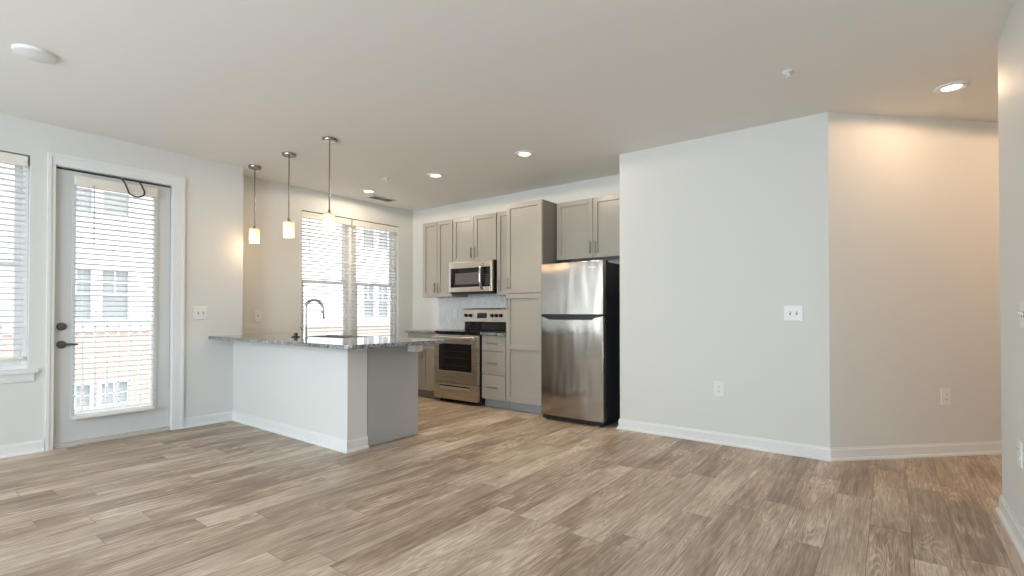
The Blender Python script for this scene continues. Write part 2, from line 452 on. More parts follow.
# ------------------------------------------------------------------ windows
def window(name, axis_x, y0, y1, z0, z1, n=1, stool=False, face=XA, label=None):
    """double-hung windows in a wall whose inner face is x = face"""
    d = bpy.data.objects.new(name, None); COL.objects.link(d); d.location = (face, (y0+y1)/2, z0); struct(d, label)
    xo, xi = face-.155, face-.064
    mull = .07; wdt = (y1-y0-mull*(n-1))/n; zm = (z0+z1)/2-.02
    b = MB(); b.box(xo, xi, y0, y1, z0, z0+.035); b.box(xo, xi, y0, y1, z1-.035, z1)
    b.box(xo, xi, y0, y0+.035, z0+.035, z1-.035); b.box(xo, xi, y1-.035, y1, z0+.035, z1-.035)
    for k in range(1, n): b.box(xo, xi+.01, y0+k*wdt+(k-1)*mull-.03, y0+k*wdt+k*mull+.03, z0+.035, z1-.035)
    obj('window_frame', b, M['vinyl'], d, .003)
    for k in range(n):
        a0 = y0+k*(wdt+mull)+.035; a1 = a0+wdt-.07
        for (c0, c1, x0, x1, nm) in ((zm-.02, z1-.035, xo+.01, xo+.04, 'upper_sash'), (z0+.035, zm+.02, xo+.042, xo+.072, 'lower_sash')):
            b = MB(); wall_cells(b, 'x', x0, x1, a0, a1, c0, c1, [(a0+.042, a1-.042, c0+.042, c1-.042)])
            if nm == 'lower_sash': b.box(x1-.005, x1+.014, (a0+a1)/2-.04, (a0+a1)/2+.04, c1-.012, c1+.004)
            sh = obj(nm, b, M['vinyl'], d, .003)
            obj('pane', MB().box(x0+.012, x0+.016, a0+.04, a1-.04, c0+.04, c1-.04), M['glass'], sh)
    if stool:
        b = MB().box(face, face+.035, y0-.055, y1+.055, z0-.028, z0+.002); b.box(face-.17, face, y0, y1, z0-.028, z0+.002)
        obj('window_sill', b, M['trim'], d)
        obj('apron', MB().prism([(face-.001, z0-.10), (face+.010, z0-.10), (face+.016, z0-.055), (face+.022, z0-.028), (face-.001, z0-.028)], y0-.035, y1+.035, 'y'), M['trim'], d)
    else:
        obj('window_sill', MB().box(face-.17, face-.001, y0, y1, z0-.02, z0+.004), M['trim'], d)
    return d
window('window_1', 'x', *A_OPEN[1], 1, True, XA, 'white double-hung window at the left edge of the photo')
window('window_2', 'x', *A_OPEN[0], 1, True, XA)
window('window_3', 'x', *B_OPEN[0], 2, False, XB, 'pair of white double-hung windows over the kitchen counter')
# rear windows face the camera's back
def rear_window(name, x0, x1, z0, z1):
    d = bpy.data.objects.new(name, None); COL.objects.link(d); d.location = ((x0+x1)/2, YR, z0); struct(d)
    b = MB(); wall_cells(b, 'y', YR-.17, YR-.09, x0, x1, z0, z1, [(x0+.05, (x0+x1)/2-.03, z0+.05, z1-.05), ((x0+x1)/2+.03, x1-.05, z0+.05, z1-.05)])
    obj('window_frame', b, M['vinyl'], d)
    obj('pane', MB().box(x0+.04, x1-.04, YR-.135, YR-.131, z0+.04, z1-.04), M['glass'], d)
rear_window('window_4', *R_OPEN[0]); rear_window('window_5', *R_OPEN[1])

# ------------------------------------------------------------------ blinds
def blind(label, face, y0, y1, zt, zb, pitch=.046, vh=.085, depth=.05, wand_y=None, brail_out=0., tilt=9, cords=None, tip=None, group=None, valance=True):
    """horizontal slat blind hanging in a plane x = face (front), slats behind it"""
    t = thing('window_blind', label, 'blind', (face-depth/2, (y0+y1)/2, zb), group)
    b = MB().box(face-depth, face-.012, y0+.01, y1-.01, zt-.05, zt-.004)
    obj('headrail', b, M['slat'], t)
    if valance:
        b = MB().prism([(face-.012, zt-vh), (face+.002, zt-vh), (face+.006, zt-vh+.012), (face+.004, zt-vh*.5), (face+.008, zt-.012), (face+.004, zt), (face-.012, zt)], y0, y1, 'y')
        b.box(face-depth*.8, face-.012, y1-.010, y1, zt-vh, zt); b.box(face-depth*.8, face-.012, y0, y0+.010, zt-vh, zt)
        obj('valance', b, M['almond'], t)
    b = MB(); z = zt-.075; xc = face-depth/2-.004; hw = .0245; a = math.radians(tilt)
    while z > zb+.04:
        c, s_ = math.cos(a)*hw, math.sin(a)*hw
        pts = [(xc-c, z-s_), (xc, z+.0022), (xc+c, z+s_), (xc+c, z+s_+.0036), (xc, z+.006), (xc-c, z-s_+.0036)]
        b.prism(pts, y0+.008, y1-.008, 'y'); z -= pitch
    obj('slats', b, M['slat'], t)
    obj('bottom_rail', MB().box(xc-.026, xc+.026+brail_out, y0+.006, y1-.006, zb, zb+.024), M['almond'], t, .004)
    b = MB()
    for f in (cords or (.14, .86)):
        yy = y0+(y1-y0)*f
        for dx in (-.0255, .0255): b.tube([(xc+dx, yy, zb+.02), (xc+dx, yy, zt-.05)], .0011, 5)
    obj('ladder_cord', b, M['slat'], t)
    if wand_y is not None:
        obj('tilt_wand', MB().tube([(face+.006, wand_y, zt-.07), (face+.012, wand_y, zt-.62)], .0042, 8), M['slat'] if tip is None else tip, t)
    return t
GREYWAND = mat('grey_wand', (.35, .35, .34), .4)
blind('white slat blind hanging on the glazed patio door', XA+.036, 1.14, 1.745, 2.345, .235, wand_y=1.27, brail_out=.02, cords=(.10, .9), tip=GREYWAND)
blind('white slat blind in the tall window at the left edge of the photo', XA-.012, -.042, .85, 2.44, .772, wand_y=.10, tip=GREYWAND)
KB = 'blinds over the kitchen window pair'
blind('white slat blind in the kitchen window nearer the patio door, behind the faucet', XB-.012, 3.432, 4.158, 2.448, .73, wand_y=3.53, tip=GREYWAND, cords=(.30, .86), group=KB)
blind('white slat blind in the kitchen window nearer the upper cabinets', XB-.012, 4.176, 4.983, 2.448, .73, wand_y=4.37, tip=GREYWAND, cords=(.34, .9), group=KB)
blind('white slat blind in the second living room window', XA-.012, -2.092, -1.208, 2.44, .765)

# cable hanging over the door blind
b = MB(); pts = [(-5.60, 1.40, 2.385), (-5.59, 1.425, 2.383), (-5.57, 1.455, 2.374), (-5.565, 1.482, 2.34), (-5.565, 1.500, 2.295), (-5.565, 1.515, 2.255), (-5.565, 1.54, 2.235), (-5.565, 1.575, 2.23), (-5.565, 1.61, 2.238), (-5.565, 1.63, 2.258), (-5.567, 1.634, 2.29), (-5.57, 1.622, 2.32), (-5.572, 1.61, 2.352), (-5.60, 1.607, 2.368)]
def smooth_path(p, k=4):
    P = [Vector(q) for q in p]; out = []
    for i in range(len(P)-1):
        a, b_, c, d = P[max(i-1, 0)], P[i], P[i+1], P[min(i+2, len(P)-1)]
        for j in range(k):
            t = j/k
            out.append(.5*((2*b_)+(c-a)*t+(2*a-5*b_+4*c-d)*t*t+(-a+3*b_-3*c+d)*t**3))
    return out+[P[-1]]
b.tube(smooth_path(pts), .0075, 8)
tag(obj('cable', b, M['cable'], smooth=True), 'dark braided cable looped over the top of the patio door blind', 'cable')

# ------------------------------------------------------------------ wall plates
def plate(name, label, cat, center, normal, wdt, hgt, kind, group=None):
    """switch or outlet plate; local +y = out of wall"""
    t = thing(name, label, cat, center, group)
    n = Vector(normal).normalized(); ang = math.atan2(n.y, n.x)-PI/2
    def put(nm, mb, m, bev=0.):
        mb.rot(ang, (0, 0, 0)); bmesh.ops.translate(mb.bm, vec=Vector(center), verts=mb.bm.verts); return obj(nm, mb, m, t, bev)
    put('face_plate', MB().box(-wdt/2, wdt/2, -.001, .006, -hgt/2, hgt/2), M['plastic'], .0025)
    if kind == 'outlet':
        for s in (-1, 1):
            put('receptacle', MB().box(-.016, .016, .005, .0085, s*.020-.013, s*.020+.013), M['plastic'], .003)
            b = MB(); b.box(-.008, -.0055, .008, .0092, s*.020-.004, s*.020+.006); b.box(.0055, .008, .008, .0092, s*.020-.004, s*.020+.006); b.box(-.002, .002, .008, .0092, s*.020-.010, s*.020-.006)
            put('slots', b, M['slot'])
    else:
        k = kind
        for i in range(k):
            x = (i-(k-1)/2)*.046
            put('slot', MB().box(x-.006, x+.006, .0055, .007, -.013, .013), M['slot'])
            put('toggle', MB().prism([(.006, -.006), (.006, .006), (.018, .012), (.019, .007)], x-.004, x+.004, 'x'), M['plastic'])
    return t
plate('light_switch', 'double white switch plate on the wall between patio door and peninsula', 'light switch', (XA, 2.145, 1.152), (1, 0, 0), .132, .132, 2)
plate('light_switch', 'single switch plate on the warm-lit wall just above the granite counter', 'light switch', (XB, 2.877, 1.119), (1, 0, 0), .085, .13, 1)
plate('light_switch', 'double white switch plate on the pale wall right of the refrigerator', 'light switch', (-.626, YD, 1.153), (0, -1, 0), .135, .126, 2)
plate('electrical_outlet', 'white duplex outlet low on the pale wall right of the refrigerator', 'outlet', (-1.207, YD, .483), (0, -1, 0), .088, .13, 'outlet')
k = 1.038/2**.5
plate('electrical_outlet', 'duplex outlet low on the warm-lit angled wall', 'outlet', (XE+k, YD+k, .477), (1, -1, 0), .088, .135, 'outlet')
plate('electrical_outlet', 'white outlet low at the right edge of the photo above the baseboard', 'outlet', (XF, 3.50, .462), (-1, 0, 0), .088, .13, 'outlet')
plate('light_switch', 'switch plate at the right edge of the photo at hand height', 'light switch', (XF, 3.38, 1.15), (-1, 0, 0), .135, .13, 2)

# ------------------------------------------------------------------ ceiling fixtures
def recessed(label, x, y, power, color=(1, .84, .64), beam=0):
    t = thing('recessed_light', label, 'ceiling light', (x, y, H-.012), 'recessed ceiling lights')
    obj('trim_ring', MB().lathe([(.098, H), (.098, H-.010), (.090, H-.015), (.070, H-.013), (.056, H-.004), (.056, H)], (x, y, 0), 32), M['trim'], t, smooth=True)
    obj('lens', MB().lathe([(0, H-.005), (.056, H-.005), (.056, H-.001), (0, H-.001)], (x, y, 0), 32), M['bulb'], t)
    L = lamp('lamp', 'SPOT', (x, y, H-.045), power, color, spot_size=math.radians(178), spot_blend=.06, shadow_soft_size=.06)
    L.name = 'downlight_lamp'
    if beam: lamp('downlight_beam', 'SPOT', (x, y, H-.04), beam, color, spot_size=math.radians(105), spot_blend=.8, shadow_soft_size=.05)
CANP = 15
recessed('round recessed ceiling light nearest the kitchen window, beside the air vent', -5.405, 4.035, CANP, beam=30)
recessed('round recessed ceiling light in the middle of the row above the kitchen aisle', -4.166, 4.035, CANP, beam=30)
recessed('round recessed ceiling light in front of the tall pantry cabinet', -2.893, 4.02, CANP, beam=30)
recessed('large glowing recessed ceiling light above the warm angled wall', .355, 4.632, 11, HALL)

recessed('unseen recessed fill light added further along the hallway behind the right wall', 1.9, 5.2, 42, HALL)  # out-of-view fixture added for warm fill on the angled wall

BULB = emit_material('warm_bulb', (1, .80, .56), 5.6)
def pendant(loc, label):
    x, y = loc
    t = thing('pendant_lamp', label, 'pendant lamp', (x, y, 1.905), 'pendant lamps over the peninsula')
    obj('canopy', MB().lathe([(0, H), (.066, H), (.066, H-.018), (.060, H-.026), (.012, H-.027), (0, H-.027)], (x, y, 0), 32), M['pendmetal'], t, smooth=True)
    obj('rod', MB().lathe([(.0065, H-.02), (.0065, 2.065)], (x, y, 0), 12), M['pendmetal'], t, smooth=True)
    obj('shade_cap', MB().lathe([(.012, 2.09), (.014, 2.068), (.03, 2.062), (.03, 2.054), (0, 2.054)], (x, y, 0), 24), M['pendmetal'], t, smooth=True)
    obj('shade', MB().lathe([(.03, 2.058), (.049, 2.057), (.0515, 2.054), (.0515, 1.907), (.0485, 1.905), (.0465, 1.908), (.0465, 2.05), (.03, 2.052)], (x, y, 0), 32), M['shade'], t, smooth=True)
    b = MB().lathe([(0, 1.925), (.018, 1.93), (.026, 1.95), (.026, 1.965), (.016, 1.995), (.013, 2.054), (0, 2.054)], (x, y, 0), 20)
    obj('bulb', b, BULB, t, smooth=True)
    return t
p0 = pendant((-5.473, 2.607), 'small pendant lamp with frosted white shade nearest the patio door')
p1 = dup(p0, (-4.769, 2.607, 1.905), 'small frosted pendant lamp in the middle of the three over the peninsula')
p2 = dup(p0, (-4.066, 2.607, 1.905), 'small frosted pendant lamp hanging in front of the kitchen window')
for x in (-5.473, -4.769, -4.066):
    lamp('pendant_lamp_light', 'POINT', (x, 2.607, 1.86), 1.9, (1, .64, .36), shadow_soft_size=.05)

b = MB().lathe([(0, H-.022), (.085, H-.022), (.097, H-.016), (.099, H-.002), (.099, H)], (-4.141, .648, 0), 40)
tag(obj('ceiling_cover_plate', b, M['plastic'], smooth=True), 'flat round white cover disc on the ceiling at upper left of the photo', 'ceiling cover')

def sprinkler(x, y, label):
    t = thing('sprinkler_head', label, 'sprinkler', (x, y, H-.045), 'ceiling sprinkler heads')
    obj('escutcheon', MB().lathe([(0, H), (.036, H), (.034, H-.006), (.02, H-.012), (0, H-.012)], (x, y, 0), 28), M['trim'], t, smooth=True)
    b = MB().lathe([(.009, H-.01), (.009, H-.018), (.005, H-.022), (.004, H-.042), (0, H-.042)], (x, y, 0), 14)
    for s in (-1, 1): b.tube([(x+s*.008, y, H-.016), (x+s*.012, y, H-.028), (x+s*.005, y, H-.042)], .002, 6)
    obj('stem', b, M['trim'], t, smooth=True)
    obj('deflector', MB().lathe([(0, H-.042), (.014, H-.042), (.015, H-.045), (0, H-.045)], (x, y, 0), 20), M['chrome'], t)
sprinkler(-4.738, 3.783, 'small white sprinkler head on the ceiling between kitchen recessed lights')
sprinkler(-.524, 3.694, 'small white sprinkler head on the ceiling near the corner of the angled wall')

def vent():
    x0, x1, y0, y1 = -5.72, -5.53, 4.22, 4.60
    t = thing('ceiling_vent', 'white louvred air vent on the kitchen ceiling close to the window wall', 'air vent', ((x0+x1)/2, (y0+y1)/2, H-.012))
    b = MB()
    for r in ((x0, x1, y0, y0+.02), (x0, x1, y1-.02, y1), (x0, x0+.02, y0, y1), (x1-.02, x1, y0, y1), (x0, x1, (y0+y1)/2-.006, (y0+y1)/2+.006)): b.box(*r, H-.010, H)
    obj('frame', b, M['trim'], t, .002)
    obj('duct', MB().box(x0+.018, x1-.018, y0+.018, y1-.018, H-.002, H), M['grille'], t)
    b = MB(); x = x0+.03
    while x < x1-.02:
        b.prism([(x+.010, H-.009), (x+.012, H-.009), (x+.002, H-.002), (x, H-.002)], y0+.018, y1-.018, 'y'); x += .024
    obj('louvres', b, M['trim'], t)
vent()

# ------------------------------------------------------------------ cabinets
def shaker(mb, x0, x1, z0, z1, yf, th=.02, fr=.055, rails=()):
    """door front at y = yf (facing -y) with recessed panel"""
    mb.box(x0, x0+fr, yf, yf+th, z0, z1); mb.box(x1-fr, x1, yf, yf+th, z0, z1)
    mb.box(x0+fr, x1-fr, yf, yf+th, z0, z0+fr); mb.box(x0+fr, x1-fr, yf, yf+th, z1-fr, z1)
    for zr in rails: mb.box(x0+fr, x1-fr, yf, yf+th, zr-fr/2, zr+fr/2)
    mb.box(x0+fr, x1-fr, yf+.014, yf+th, z0+fr, z1-fr)
    return mb
def pull_v(x, yf, zc, L=.14):
    b = MB().box(x-.0065, x+.0065, yf-.036, yf-.023, zc-L/2, zc+L/2)
    for s in (-1, 1): b.tube([(x, yf+.001, zc+s*L*.36), (x, yf-.025, zc+s*L*.36)], .0052, 10)
    return b
def pull_h(x, yf, zc, L=.15):
    b = MB().box(x-L/2, x+L/2, yf-.036, yf-.023, zc-.0065, zc+.0065)
    for s in (-1, 1): b.tube([(x+s*L*.36, yf+.001, zc), (x+s*L*.36, yf-.025, zc)], .0052, 10)
    return b
def cabinet(name, label, x0, x1, z0, z1, yf, doors, body_back=YC-.002, side=None, group=None, toe=False):
    """doors: list of dict(x0,x1,z0,z1,hx,hz,rails)"""
    t = thing(name, label, 'cabinet', ((x0+x1)/2, (yf+body_back)/2, z0 if not toe else 0), group)
    obj('body', MB().box(x0, x1, yf+.021, body_back, z0, z1), side or M['cab'], t, .002)
    if toe: obj('toe_kick', MB().box(x0, x1, yf+.07, body_back, 0, z0), M['toe'], t)
    for q in doors:
        if q.get('flat'):
            d = obj('drawer', MB().box(q['x0'], q['x1'], yf, yf+.02, q['z0'], q['z1']), M['cab'], t, .003)
            obj('handle', pull_h((q['x0']+q['x1'])/2, yf, q.get('hz', (q['z0']+q['z1'])/2)), M['nickel'], d, .002)
        else:
            d = obj('door', shaker(MB(), q['x0'], q['x1'], q['z0'], q['z1'], yf, rails=q.get('rails', ())), M['cab'], t, .0025)
            if 'hx' in q: obj('handle', pull_v(q['hx'], yf, q['hz']), M['nickel'], d, .002)
    return t
def pair(x0, x1, xm, z0, z1, hz):
    g = .0025
    return [dict(x0=x0+g, x1=xm-g, z0=z0+g, z1=z1-g, hx=xm-.032, hz=hz), dict(x0=xm+g, x1=x1-g, z0=z0+g, z1=z1-g, hx=xm+.032, hz=hz)]
UY = YC-.33
cabinet('wall_cabinet', 'taupe two-door upper cabinet at the far left end, beside the kitchen window', -5.365, -4.775, 1.372, 2.437, UY, pair(-5.365, -4.775, -5.072, 1.372, 2.437, 1.50))
cabinet('wall_cabinet', 'short taupe two-door upper cabinet directly above the microwave', -4.765, -4.004, 1.832, 2.437, UY, pair(-4.765, -4.004, -4.388, 1.832, 2.437, 1.95))
cabinet('wall_cabinet', 'narrow taupe single-door upper cabinet between microwave and tall pantry', -3.994, -3.632, 1.372, 2.437, UY,
        [dict(x0=-3.99, x1=-3.636, z0=1.375, z1=2.434, hx=-3.955, hz=1.50)])
PY = YC-.61
cabinet('pantry_cabinet', 'tall taupe pantry cabinet with stacked doors left of the refrigerator', -3.628, -3.115, .10, 2.437, PY,
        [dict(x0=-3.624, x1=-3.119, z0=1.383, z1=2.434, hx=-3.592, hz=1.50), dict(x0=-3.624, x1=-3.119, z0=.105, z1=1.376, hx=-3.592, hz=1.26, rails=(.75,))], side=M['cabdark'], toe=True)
cabinet('wall_cabinet', 'taupe two-door upper cabinet above the refrigerator', -3.105, -2.16, 1.765, 2.437, YC-.315, pair(-3.105, -2.16, -2.63, 1.765, 2.437, 1.885))
cabinet('base_cabinet', 'narrow base cabinet with three drawers between range and pantry', -4.006, -3.632, .10, .878, PY,
        [dict(flat=1, x0=-4.002, x1=-3.636, z0=.690, z1=.872), dict(flat=1, x0=-4.002, x1=-3.636, z0=.405, z1=.683), dict(flat=1, x0=-4.002, x1=-3.636, z0=.106, z1=.398)], toe=True)
cabinet('base_cabinet', 'taupe base cabinet left of the range, half hidden behind the peninsula', -5.365, -4.778, .10, .878, PY,
        [dict(flat=1, x0=-5.361, x1=-4.782, z0=.715, z1=.872)]+[dict(x0=-5.361, x1=-5.074, z0=.106, z1=.708, hx=-5.106, hz=.60), dict(x0=-5.069, x1=-4.782, z0=.106, z1=.708, hx=-5.037, hz=.60)], toe=True)

def slab(mb, outline, hole, z0, z1):
    bm = mb.bm
    loops = [outline]+([hole] if hole else []); edges = []
    for lp in loops:
        vs = [bm.verts.new((x, y, z1)) for x, y in lp]
        edges += [bm.edges.new((vs[i], vs[(i+1) % len(vs)])) for i in range(len(vs))]
    r = bmesh.ops.triangle_fill(bm, use_beauty=True, use_dissolve=False, edges=edges)
    fs = [f for f in r['geom'] if isinstance(f, bmesh.types.BMFace)]
    e = bmesh.ops.extrude_face_region(bm, geom=fs, use_keep_orig=True)
    bmesh.ops.translate(bm, vec=(0, 0, z0-z1), verts=[v for v in e['geom'] if isinstance(v, bmesh.types.BMVert)])
    return mb
CT0, CT1 = .878, .911
CX = -3.22
def arc(cx, cy, r, a0, a1, n=6): return [(cx+r*math.cos(math.radians(a0+(a1-a0)*i/n)), cy+r*math.sin(math.radians(a0+(a1-a0)*i/n))) for i in range(n+1)]
out = [(XA+.001, 2.222)]+arc(CX-.06, 2.282, .06, -90, 0)+arc(CX-.03, 3.23, .03, 0, 90)+[(XB+.001, 3.26), (XB+.001, YJ+.001), (XA+.001, YJ+.001)]
SX0, SX1, SY0, SY1 = -4.86, -4.15, 2.78, 3.17
hole = [(SX0, SY0), (SX1, SY0), (SX1, SY1), (SX0, SY1)]
tag(obj('peninsula_countertop', slab(MB(), out, hole, CT0, CT1), M['granite'], bevel=.003), 'speckled grey granite countertop on the peninsula with the sink and faucet', 'countertop')
tag(obj('countertop', MB().box(-5.39, -4.776, PY-.03, YC-.001, CT0, CT1), M['granite'], bevel=.003), 'short granite countertop on the wall side, left of the range', 'countertop')
tag(obj('countertop', MB().box(-4.006, -3.630, PY-.03, YC-.001, CT0, CT1), M['granite'], bevel=.003), 'short granite countertop above the three drawers right of the range', 'countertop')

# peninsula cabinet with its end panel
t = thing('peninsula_cabinet', 'peninsula base cabinet with flat grey end panel beside the low wall', 'cabinet', (-4.7, 2.95, 0))
b = MB()
for r in ((XB+.003, SX0-.03, 2.668, 3.225, .10, .876), (SX1+.03, -3.60, 2.668, 3.225, .10, .876), (SX0-.03, SX1+.03, 2.668, 2.70, .1, .876), (SX0-.03, SX1+.03, 3.20, 3.225, .1, .876), (SX0-.03, SX1+.03, 2.70, 3.2, .1, .60)): b.box(*r)
obj('body', b, M['cab'], t)
obj('end_panel', MB().box(-3.60, -3.582, 2.672, 3.247, 0.004, .876), M['panel'], t, .002)
obj('toe_kick', MB().box(XB+.003, -3.61, 2.668, 3.17, 0, .1), M['toe'], t)
for (a, c, h_) in ((-5.93, -5.35, -5.39), (-5.34, -4.77, -5.3), (-4.76, -4.19, -4.23), (-4.18, -3.61, -4.14)):
    mb = MB(); shaker(mb, a, c, .106, .87, -3.245); bmesh.ops.scale(mb.bm, vec=(1, -1, 1), verts=mb.bm.verts)
    d = obj('door', mb, M['cab'], t, .0025)
    mb = pull_v(h_, -3.245, .76); bmesh.ops.scale(mb.bm, vec=(1, -1, 1), verts=mb.bm.verts); obj('handle', mb, M['nickel'], d)

t = thing('counter_bracket', 'small white support block under the free end of the granite peninsula', 'bracket', (-3.54, 3.19, .80))
obj('block', MB().box(-3.581, -3.505, 3.13, 3.235, .792, .877), M['plastic'], t, .004)
obj('flange', MB().box(-3.5815, -3.572, 3.115, 3.246, .79, .877), M['plastic'], t, .002)

# sink
t = thing('kitchen_sink', 'stainless undermount sink set into the granite peninsula', 'sink', ((SX0+SX1)/2, (SY0+SY1)/2, .68))
b = MB(); th = .004; zb = .69
b.box(SX0-.02, SX0, SY0-.02, SY1+.02, .872, CT0-.0005); b.box(SX1, SX1+.02, SY0-.02, SY1+.02, .872, CT0-.0005); b.box(SX0, SX1, SY0-.02, SY0, .872, CT0-.0005); b.box(SX0, SX1, SY1, SY1+.02, .872, CT0-.0005)
b.box(SX0-th, SX0, SY0-th, SY1+th, zb, CT0-.0005); b.box(SX1, SX1+th, SY0-th, SY1+th, zb, CT0-.0005); b.box(SX0, SX1, SY0-th, SY0, zb, CT0-.0005); b.box(SX0, SX1, SY1, SY1+th, zb, CT0-.0005); b.box(SX0, SX1, SY0, SY1, zb-th, zb)
obj('basin', b, M['steel2'], t)
obj('drain', MB().lathe([(0, zb+.002), (.045, zb+.002), (.045, zb), (0, zb)], ((SX0+SX1)/2, (SY0+SY1)/2, 0), 24), M['chrome'], t)

# faucet
fx, fy = -4.49, 2.625
t = thing('kitchen_faucet', 'tall chrome gooseneck faucet with pull-down spray beside the sink', 'faucet', (fx, fy, CT1))
obj('base', MB().lathe([(0, CT1), (.027, CT1), (.027, CT1+.006), (.019, CT1+.012), (.017, CT1+.11), (.0145, CT1+.12), (0, CT1+.12)], (fx, fy, 0), 24), M['chrome'], t, smooth=True)
zt = 1.20; R_ = .078; dirv = Vector((.42, .9, 0)).normalized()
path = [Vector((fx, fy, CT1+.10)), Vector((fx, fy, 1.05)), Vector((fx, fy, zt))]
for i in range(1, 13):
    a = PI*i/12*1.02; path.append(Vector((fx, fy, zt))+dirv*(R_-R_*math.cos(a))+Vector((0, 0, R_*math.sin(a))))
path.append(path[-1]+Vector((0, 0, -.03)))
obj('spout', MB().tube(path, .014, 14), M['chrome'], t, smooth=True)
e = path[-1]
obj('spray_head', MB().lathe([(.013, .012), (.017, .0), (.020, -.03), (.021, -.075), (.016, -.08), (0, -.08)], e, 18), M['chrome'], t, smooth=True)
hb = MB().tube([(fx, fy, CT1+.075), (fx-.035, fy-.01, CT1+.078)], .011, 12); hb.tube([(fx-.035, fy-.01, CT1+.078), (fx-.05, fy-.012, CT1+.085), (fx-.075, fy-.016, CT1+.115)], .0055, 10)
obj('lever', hb, M['chrome'], t, smooth=True)

t = thing('sink_stopper', 'small black rubber drain stopper lying on the granite left of the faucet', 'sink stopper', (-4.72, 2.66, CT1))
obj('flange', MB().lathe([(0, CT1+.001), (.038, CT1+.001), (.043, CT1+.006), (.038, CT1+.011), (.02, CT1+.012), (0, CT1+.012)], (-4.72, 2.66, 0), 24), M['black'], t, smooth=True)
obj('knob', MB().lathe([(.017, CT1+.010), (.017, CT1+.034), (.014, CT1+.040), (0, CT1+.040)], (-4.72, 2.66, 0), 20), M['black'], t, smooth=True)

# backsplash
struct(obj('trim_1', MB().box(-5.49, -3.632, YC-.008, YC, CT1, 1.43), M['tile']), 'white mosaic tile backsplash behind the range')
plate('electrical_outlet', 'white outlet on the mosaic backsplash left of the range controls', 'outlet', (-5.02, YC-.008, 1.135), (0, -1, 0), .075, .118, 'outlet')

# ------------------------------------------------------------------ microwave
def microwave():
    x0, x1, z0, z1, yf = -4.763, -4.006, 1.415, 1.826, 4.862
    t = thing('microwave', 'stainless over-the-range microwave with black glass door and curved handle', 'microwave', ((x0+x1)/2, yf+.2, z0))
    obj('body', MB().box(x0+.003, x1-.003, yf+.03, YC-.012, z0, z1), M['black'], t, .003)
    xs = x1-.165
    b = MB(); wall_cells(b, 'y', yf, yf+.032, x0, x1, z0+.012, z1, [(x0+.03, x1-.032, z0+.075, z1-.085)])
    d = obj('door', b, M['steel2'], t, .004)
    obj('door_glass', MB().box(x0+.028, xs-.005, yf+.003, yf+.02, z0+.073, z1-.083), M['blackglass'], d)
    obj('viewing_window', MB().box(x0+.12, xs-.065, yf+.0015, yf+.01, z0+.11, z1-.15), mat('microwave_mesh_window', (.10, .095, .09), .25), d, .002)
    cp = obj('control_panel', MB().box(xs-.005, x1-.030, yf+.002, yf+.02, z0+.073, z1-.083), M['blackglass'], t)
    b = MB()
    for r in range(6):
        for c in range(3): b.box(xs+.052+c*.026, xs+.066+c*.026, yf+.0005, yf+.004, z0+.10+r*.024, z0+.108+r*.024)
    obj('buttons', b, mat('grey_buttons', (.12, .12, .12), .5), cp)
    pts = [(xs+.012, yf+.01, z1-.05), (xs+.012, yf-.03, z1-.075), (xs+.012, yf-.05, z1-.13), (xs+.012, yf-.054, (z0+z1)/2), (xs+.012, yf-.05, z0+.13), (xs+.012, yf-.03, z0+.07), (xs+.012, yf+.01, z0+.045)]
    obj('handle', MB().tube(smooth_path(pts, 5), .018, 14), M['chrome'], d, smooth=True)
    obj('vent_grille', MB().box(x0+.02, x1-.02, yf+.03, yf+.15, z0-.014, z0+.001), M['grille'], t)
microwave()

